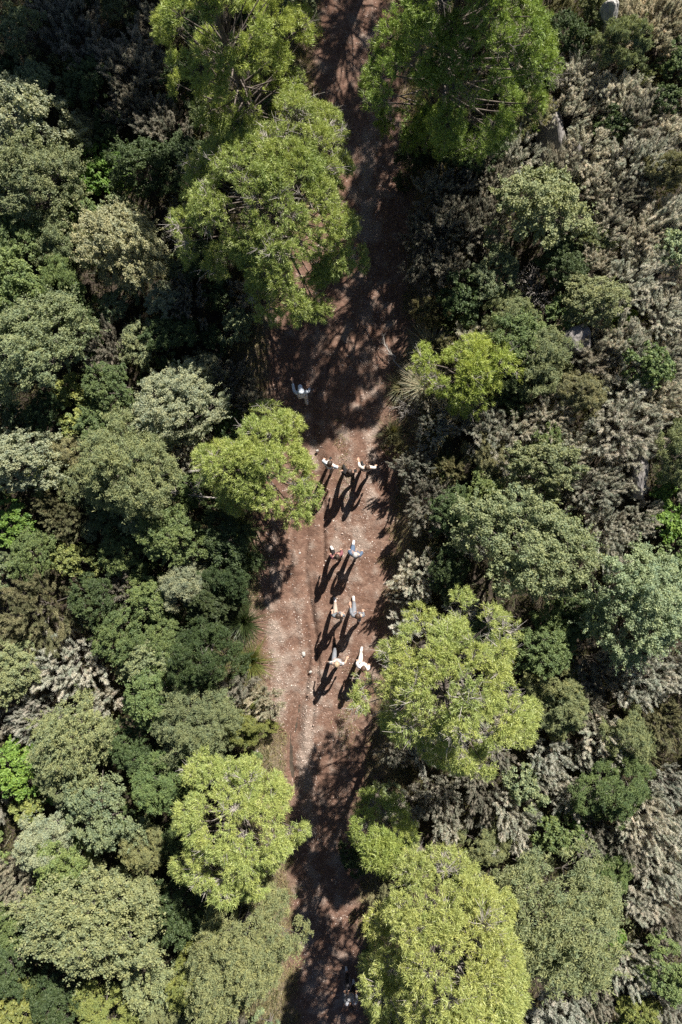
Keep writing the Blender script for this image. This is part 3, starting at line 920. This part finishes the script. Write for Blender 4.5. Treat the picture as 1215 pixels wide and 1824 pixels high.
# broken stump
T = Tubes()
T.add([(0, 0, -0.1), (0.02, 0.02, .25), (.05, .05, .5)], [.10, .085, .07], 9)
T.add([(0.03, 0.03, .42), (.09, .08, .62), (.12, .14, .78)], [.05, .04, .01], 6)
x, y = at(455, 1345, 0.3)
stump = new_obj('tree_stump', None); stump.location = (x, y, float(ground_z(np.array(x), np.array(y))))
new_obj('trunk', T.mesh('trunk', M['dead']), stump)
Tt = Tubes()
for a in range(5):
    Tt.add([(0, 0, .05), (.12 * math.cos(a * 1.3), .12 * math.sin(a * 1.3), .02), (.25 * math.cos(a * 1.3), .25 * math.sin(a * 1.3), -.05)], [.05, .035, .015], 5)
new_obj('root', Tt.mesh('root', M['dead']), stump)
tag(stump, 'bleached broken stump above the lower left pine by the track', 'stump')


def fallen(px, py_, L, ang, z, label, seed, n_=9):
    r = np.random.default_rng(seed)
    root = new_obj('fallen_branch', None)
    x, y = at(px, py_, z)
    root.location = (x, y, z)
    T = Tubes(); U = Tubes()
    d = np.array([math.cos(ang), math.sin(ang), 0.05])
    pts = np.array([d * L * t + r.normal(0, .03, 3) for t in np.linspace(-.5, .5, 7)])
    T.add(pts, np.linspace(.028, .010, 7), 6)
    for j in range(n_):
        p = pts[r.integers(2, 7)]
        e = p + unit(d + rand_dirs(1, r, -.2, .7)[0] * .9) * L * r.uniform(.2, .45)
        m_ = (p + e) / 2 + r.normal(0, .04, 3)
        U.add([p, m_, e], [.012, .009, .004], 4)
        for _ in range(3):
            U.add([m_, m_ + unit(e - p + r.normal(0, .3, 3)) * L * .2], [.006, .003], 3)
    new_obj('limb', T.mesh('limb', M['dead']), root)
    new_obj('twigs', U.mesh('twigs', M['dead']), root)['kind'] = 'stuff'
    tag(root, label, 'branch', 'bleached fallen branches')


fallen(362, 885, 1.5, 3.0, 1.5, 'bleached bare branches left of the compact pine', 1, 14)
fallen(402, 1072, 0.7, 0.1, 0.5, 'short pale fallen branch in the gap left of the track', 2, 5)
fallen(700, 635, 1.0, 2.2, 0.3, 'thin bare branch lying on the shaded right bank', 3, 5)
fallen(1050, 380, 1.2, 0.9, 1.4, 'grey bare branch lying in heath on the upper right slope', 4, 9)


# ------------------------------------------------------------------ people
def cloth(name, col, rough=0.85):
    return simple(name, col, tuple(c * 0.82 for c in col), 14, rough, 0.15)


SKIN = simple('skin', (0.52, 0.33, 0.24), (0.46, 0.28, 0.20), 20, 0.55)
EYE = simple('eye', (0.03, 0.02, 0.02), None, 5, 0.3)
LIP = simple('lip', (0.42, 0.18, 0.15), None, 5, 0.5)


def skin_mesh(name, joints, links, mat, parent, root=0, levels=2):
    me = bpy.data.meshes.new(name)
    me.from_pydata([j[0] for j in joints], links, [])
    ob = bpy.data.objects.new(name, me)
    COL.objects.link(ob)
    m = ob.modifiers.new('skin', 'SKIN')
    m.branch_smoothing = 0.4
    m.use_smooth_shade = True
    ss = ob.modifiers.new('sub', 'SUBSURF'); ss.levels = levels; ss.render_levels = levels
    sv = me.skin_vertices[0].data
    for i_, j in enumerate(joints):
        rx = j[1]
        sv[i_].radius = (rx, rx) if isinstance(rx, (int, float)) else rx
        sv[i_].use_root = (i_ == root)
    bpy.context.view_layer.update()
    dg = bpy.context.evaluated_depsgraph_get()
    new = bpy.data.meshes.new_from_object(ob.evaluated_get(dg))
    ob.modifiers.clear()
    ob.data = new
    new.name = name
    new.materials.clear()
    for q in (mat if isinstance(mat, (list, tuple)) else [mat]): new.materials.append(q)
    for p in new.polygons: p.use_smooth = True
    ob.parent = parent
    return ob


def ellipsoid(bm, c, rad, mi=0, sub=2):
    s_ = bmesh.ops.create_icosphere(bm, subdivisions=sub, radius=1.0)
    for v in s_['verts']:
        v.co = Vector((c[0] + v.co.x * rad[0], c[1] + v.co.y * rad[1], c[2] + v.co.z * rad[2]))
    fs = {f for v in s_['verts'] for f in v.link_faces}
    for f in fs: f.material_index = mi; f.smooth = True


def person(px, py_, face, label, shirt, trousers, hair, shoes, stride=0.25, lean=0.05, arms=None, long_hair=0.0, sleeves='long', h=1.7, head_dn=0.0, cap=None, spread=0.16, fwd=0.34):
    """local frame: +y forward, +x right. arms = ((elbow),(hand)) for left and right"""
    k_ = h / 1.7 * 0.96
    x, y = at(px, py_, 0)
    root = new_obj('person', None)
    root.empty_display_size = 0.2
    root.location = (x, y, float(track_z(x, y)) + 0.0)
    root.rotation_euler = (0, 0, math.radians(face))
    root.scale = (k_, k_, k_)
    st = stride
    V_ = Vector
    pel = V_((0, 0, .93)); wa = V_((0, lean * .4, 1.10)); ch = V_((0, lean, 1.30)); nk = V_((0, lean * 1.2, 1.47)); hd = V_((0, lean * 1.4 + .02 + head_dn * .05, 1.585 - head_dn * .03)); ht = V_((0, lean * 1.4 + .015 + head_dn * .08, 1.655 - head_dn * .04))
    arms = arms or (((-.30, .02, 1.16), (-.31, .14, .92)), ((.30, -.04, 1.16), (.30, -.02, .92)))
    J = [(pel, .118), (wa, .105), (ch, .122), (nk, .055), (hd, (.078, .092)), (ht, (.066, .078))]
    E = [(0, 1), (1, 2), (2, 3), (3, 4), (4, 5)]
    legs = []
    for s_, sg in ((-1, 1), (1, -1)):
        hip = V_((.095 * s_, 0, .88)); an = V_((.09 * s_, st * sg, .085 + (0.05 if sg < 0 and st > .1 else 0)))
        kn = (hip + an) / 2 + V_((0, .05 + abs(st) * .12, .03)); toe = an + V_((.015 * s_, .15, -.05 if sg > 0 or st < .1 else -.09))
        legs.append((hip, kn, an, toe))
        b = len(J)
        J += [(hip, .088), (kn, .058), (an, .04), (toe, .032)]
        E += [(0, b), (b, b + 1), (b + 1, b + 2), (b + 2, b + 3)]
    armp = []
    fingers = []
    for s_, (el, ha) in zip((-1, 1), arms):
        sh = V_((.148 * s_, lean, 1.40))
        el = V_((.165 * s_ + (el[0] - .165 * s_) * spread, el[1] * .55, el[2] - .02)); ha = V_((.165 * s_ + (ha[0] - .165 * s_) * spread, ha[1] * fwd, ha[2] - .05))
        dv = (ha - el).normalized()
        palm = ha + dv * .07
        armp.append((sh, el, ha))
        b = len(J)
        J += [(sh, .054), (el, .038), (ha, .025), (palm, (.036, .018))]
        E += [(2, b), (b, b + 1), (b + 1, b + 2), (b + 2, b + 3)]
        side = dv.cross(V_((0, 0, 1)) if abs(dv.z) < .8 else V_((0, 1, 0))).normalized()
        nr = side.cross(dv)
        for f_, L_ in zip((-1.5, -.5, .5, 1.5), (.06, .075, .08, .07)):
            p0 = palm + side * f_ * .017 - dv * .02
            p1 = p0 + dv * (.03 + L_ * .5) + nr * .006
            p2 = p1 + dv * L_ * .45 - nr * .018
            fingers.append((p0, p1, p2))
        t0 = ha + dv * .03
        fingers.append((t0, t0 + side * .035 * s_ + dv * .03, t0 + side * .05 * s_ + dv * .065))
    body = skin_mesh('body', J, E, [SKIN, EYE, LIP], root)
    # hands' fingers, face: grown into the same mesh
    bm = bmesh.new(); bm.from_mesh(body.data)
    for tri in fingers:
        for q, (a, b) in enumerate(((tri[0], tri[1]), (tri[1], tri[2]))):
            dd = b - a
            res = bmesh.ops.create_cone(bm, segments=6, radius1=.0095 - .001 * q, radius2=.0085 - .0015 * q, depth=dd.length * 1.12, cap_ends=True)
            rot = dd.to_track_quat('Z', 'Y')
            for v in res['verts']: v.co = rot @ v.co + (a + b) / 2
    fy = hd.y + .098
    ellipsoid(bm, (0, fy, hd.z - .01), (.014, .024, .026))
    for s_ in (-1, 1):
        ellipsoid(bm, (s_ * .034, fy - .016, hd.z + .022), (.014, .010, .009), 1)
        ellipsoid(bm, (s_ * .082, hd.y, hd.z), (.013, .022, .034))
    ellipsoid(bm, (0, fy - .01, hd.z - .052), (.024, .010, .008), 2)
    bm.to_mesh(body.data); bm.free()
    # hair
    bm = bmesh.new()
    ellipsoid(bm, (0, hd.y - .022, hd.z + .045), (.086, .098, .086), 0, 3)
    if long_hair:
        ellipsoid(bm, (0, hd.y - .075, hd.z - .05 - long_hair * .3), (.088, .05, .11 + long_hair * .4), 0, 3)
    for v in bm.verts:
        v.co += v.normal * .012 * noise.noise(v.co * 30)
    me = bpy.data.meshes.new('hair'); bm.to_mesh(me); bm.free(); me.materials.append(hair)
    new_obj('hair', me, root)
    if cap is not None:
        bm = bmesh.new()
        ellipsoid(bm, (0, hd.y - .01, hd.z + .075), (.102, .115, .075), 0, 3)
        ellipsoid(bm, (0, hd.y + .12, hd.z + .06), (.075, .075, .012), 0, 2)
        me = bpy.data.meshes.new('cap'); bm.to_mesh(me); bm.free(); me.materials.append(cap)
        new_obj('cap', me, root)
    # shirt
    sj = [(V_((0, 0, .88)), .142), (wa, .126), (ch, .140), (V_((0, lean * 1.15, 1.43)), .072)]
    se = [(0, 1), (1, 2), (2, 3)]
    for sh, el, ha in armp:
        b = len(sj)
        sj += [(sh, .066), (el if sleeves == 'long' else sh.lerp(el, .75), .052)]
        se += [(2, b), (b, b + 1)]
        if sleeves == 'long':
            sj.append((el.lerp(ha, .9), .042)); se.append((b + 1, b + 2))
    skin_mesh('shirt', sj, se, shirt, root)
    tj = [(V_((0, 0, .96)), .112)]
    te = []
    for hip, kn, an, toe in legs:
        b = len(tj)
        tj += [(hip, .098), (kn, .074), (kn.lerp(an, .88), .056)]
        te += [(0, b), (b, b + 1), (b + 1, b + 2)]
    skin_mesh('trousers', tj, te, trousers, root)
    for hip, kn, an, toe in legs:
        skin_mesh('shoe', [(an + V_((0, -.03, -.02)), .052), (an.lerp(toe, .5), .050), (toe + V_((0, .03, 0)), .042)], [(0, 1), (1, 2)], shoes, root)
    tag(root, label, 'person', 'people walking on the track')
    return root


def Cc(n_, *c): return cloth(n_, c)


HB = simple('dark_brown_hair', (0.03, 0.02, 0.015), (0.06, 0.04, 0.03), 40, 0.5)
HM = simple('brown_hair', (0.085, 0.05, 0.033), (0.05, 0.03, 0.02), 40, 0.5)
HL = simple('blonde_hair', (0.42, 0.32, 0.22), (0.30, 0.21, 0.13), 40, 0.5)
HG = simple('grey_hair', (0.42, 0.40, 0.39), (0.30, 0.29, 0.28), 40, 0.5)
WHITE = Cc('white_cotton', .66, .65, .63); PALEBLUE = Cc('pale_blue_cotton', .72, .77, .84); CREAM = Cc('cream_wool', .62, .56, .50)
BLACK = Cc('black_cloth', .018, .016, .017); GREY = Cc('grey_cotton', .19, .20, .22); DENIM = Cc('denim', .09, .13, .20); LGREY = Cc('light_grey_cotton', .45, .46, .49)
SLATE = Cc('slate_cotton', .16, .18, .20); BEIGE = Cc('beige_twill', .36, .30, .25); DARK = Cc('charcoal_cloth', .035, .033, .036); MAROON = Cc('maroon_wool', .20, .075, .085)
SHW = Cc('white_shoe_leather', .68, .67, .66); SHB = Cc('black_shoe_leather', .02, .02, .02); SHBL = Cc('blue_shoe_fabric', .45, .58, .80)


def print_cloth():
    m, n, l, out = mat_new('blue_print_cotton')
    p = n.new('ShaderNodeBsdfPrincipled'); p.inputs['Roughness'].default_value = .85
    tc = n.new('ShaderNodeTexCoord')
    v = n.new('ShaderNodeTexNoise'); v.inputs['Scale'].default_value = 11
    l.new(tc.outputs['Object'], v.inputs['Vector'])
    r_ = n.new('ShaderNodeMapRange'); r_.inputs[1].default_value = .54; r_.inputs[2].default_value = .6
    l.new(v.outputs[0], r_.inputs[0])
    l.new(mix_rgb(n, l, r_.outputs[0], (.64, .66, .68), (.22, .33, .52)), p.inputs['Base Color'])
    l.new(p.outputs[0], out.inputs[0]); return m


PRINT = print_cloth()


def stripe_cloth():
    m, n, l, out = mat_new('striped_cotton')
    p = n.new('ShaderNodeBsdfPrincipled'); p.inputs['Roughness'].default_value = .85
    tc = n.new('ShaderNodeTexCoord')
    v = n.new('ShaderNodeTexWave'); v.inputs['Scale'].default_value = 3.2; v.bands_direction = 'Z'
    l.new(tc.outputs['Object'], v.inputs['Vector'])
    r_ = n.new('ShaderNodeMapRange'); r_.inputs[1].default_value = .72; r_.inputs[2].default_value = .78
    l.new(v.outputs[0], r_.inputs[0])
    l.new(mix_rgb(n, l, r_.outputs[0], (.60, .58, .55), (.17, .16, .16)), p.inputs['Base Color'])
    l.new(p.outputs[0], out.inputs[0]); return m


STRIPE = stripe_cloth()

person(541, 712, 10, 'person in white reaching one arm forward in the tree shade', PALEBLUE, WHITE, HG, SHB, .22, .0,
       (((-.36, .22, 1.30), (-.34, .52, 1.34)), ((.42, .06, 1.22), (.52, .22, 1.05))), 0, h=1.7, cap=PALEBLUE, spread=.3, fwd=.75)
person(588, 834, -22, 'person in blue-printed white shirt and beige trousers, left of a row of three', PRINT, BEIGE, HB, SHB, .18, .03,
       (((-.34, .08, 1.18), (-.36, .22, 1.0)), ((.33, .02, 1.18), (.36, .14, 1.0))), .15, h=1.68, spread=.4, fwd=.6)
person(622, 847, 14, 'person all in black, middle of a row of three', BLACK, BLACK, HB, SHB, .22, .02,
       (((-.36, .12, 1.2), (-.42, .34, 1.12)), ((.36, .06, 1.2), (.44, .24, 1.1))), .1, h=1.72)
person(651, 838, 5, 'brown-haired person in cream top with arms spread, right of a row of three', CREAM, DARK, HM, SHB, .15, .0,
       (((-.36, .14, 1.26), (-.38, .40, 1.22)), ((.42, -.04, 1.24), (.52, .08, 1.1))), .2, h=1.66, spread=.36, fwd=.6)
person(601, 986, 24, 'person in dark clothes with maroon top, left of the middle couple', MAROON, BLACK, HB, SHW, .16, .0,
       (((-.33, .12, 1.18), (-.32, .32, 1.05)), ((.33, .10, 1.18), (.28, .3, 1.08))), .05, h=1.66)
person(631, 983, -14, 'person in denim-blue jacket, right of the middle couple', DENIM, DENIM, HG, SHW, .20, .0,
       (((-.34, .02, 1.18), (-.32, .18, 1.0)), ((.36, .16, 1.22), (.34, .36, 1.15))), 0, h=1.74)
person(603, 1088, 4, 'dark-haired person in slate top with bare arms and pale trousers, one white shoe forward', SLATE, BEIGE, HB, SHW, .30, .05,
       (((-.36, .14, 1.22), (-.32, .40, 1.12)), ((.32, -.02, 1.16), (.30, .10, .95))), .15, 'short', 1.68)
person(635, 1088, 0, 'brown-haired person in grey shirt striding with a white shoe forward', GREY, GREY, HM, SHW, .33, .05,
       (((-.36, .20, 1.24), (-.46, .44, 1.24)), ((.33, .02, 1.18), (.32, .16, 1.0))), .12, h=1.72, fwd=.7)
person(600, 1168, -6, 'blonde person in striped top and grey trousers with elbows out', STRIPE, GREY, HL, SHB, .26, .04,
       (((-.40, .02, 1.20), (-.50, -.06, 1.02)), ((.40, .08, 1.22), (.50, .28, 1.08))), .18, 'short', 1.68, spread=.45, fwd=.5)
person(644, 1174, -16, 'person in white shirt and white shoes beside the wide right pine', WHITE, CREAM, HM, SHW, .24, .03,
       (((-.34, .06, 1.18), (-.34, .24, 1.02)), ((.36, .02, 1.18), (.38, .16, 1.0))), .1, h=1.7)
person(624, 1738, 8, 'lone person in grey top and dark trousers at the bottom of the track', LGREY, DARK, HM, SHW, .24, .03,
       (((-.32, .04, 1.16), (-.30, .16, .96)), ((.34, -.06, 1.18), (.36, .04, .98))), 0, h=1.6)
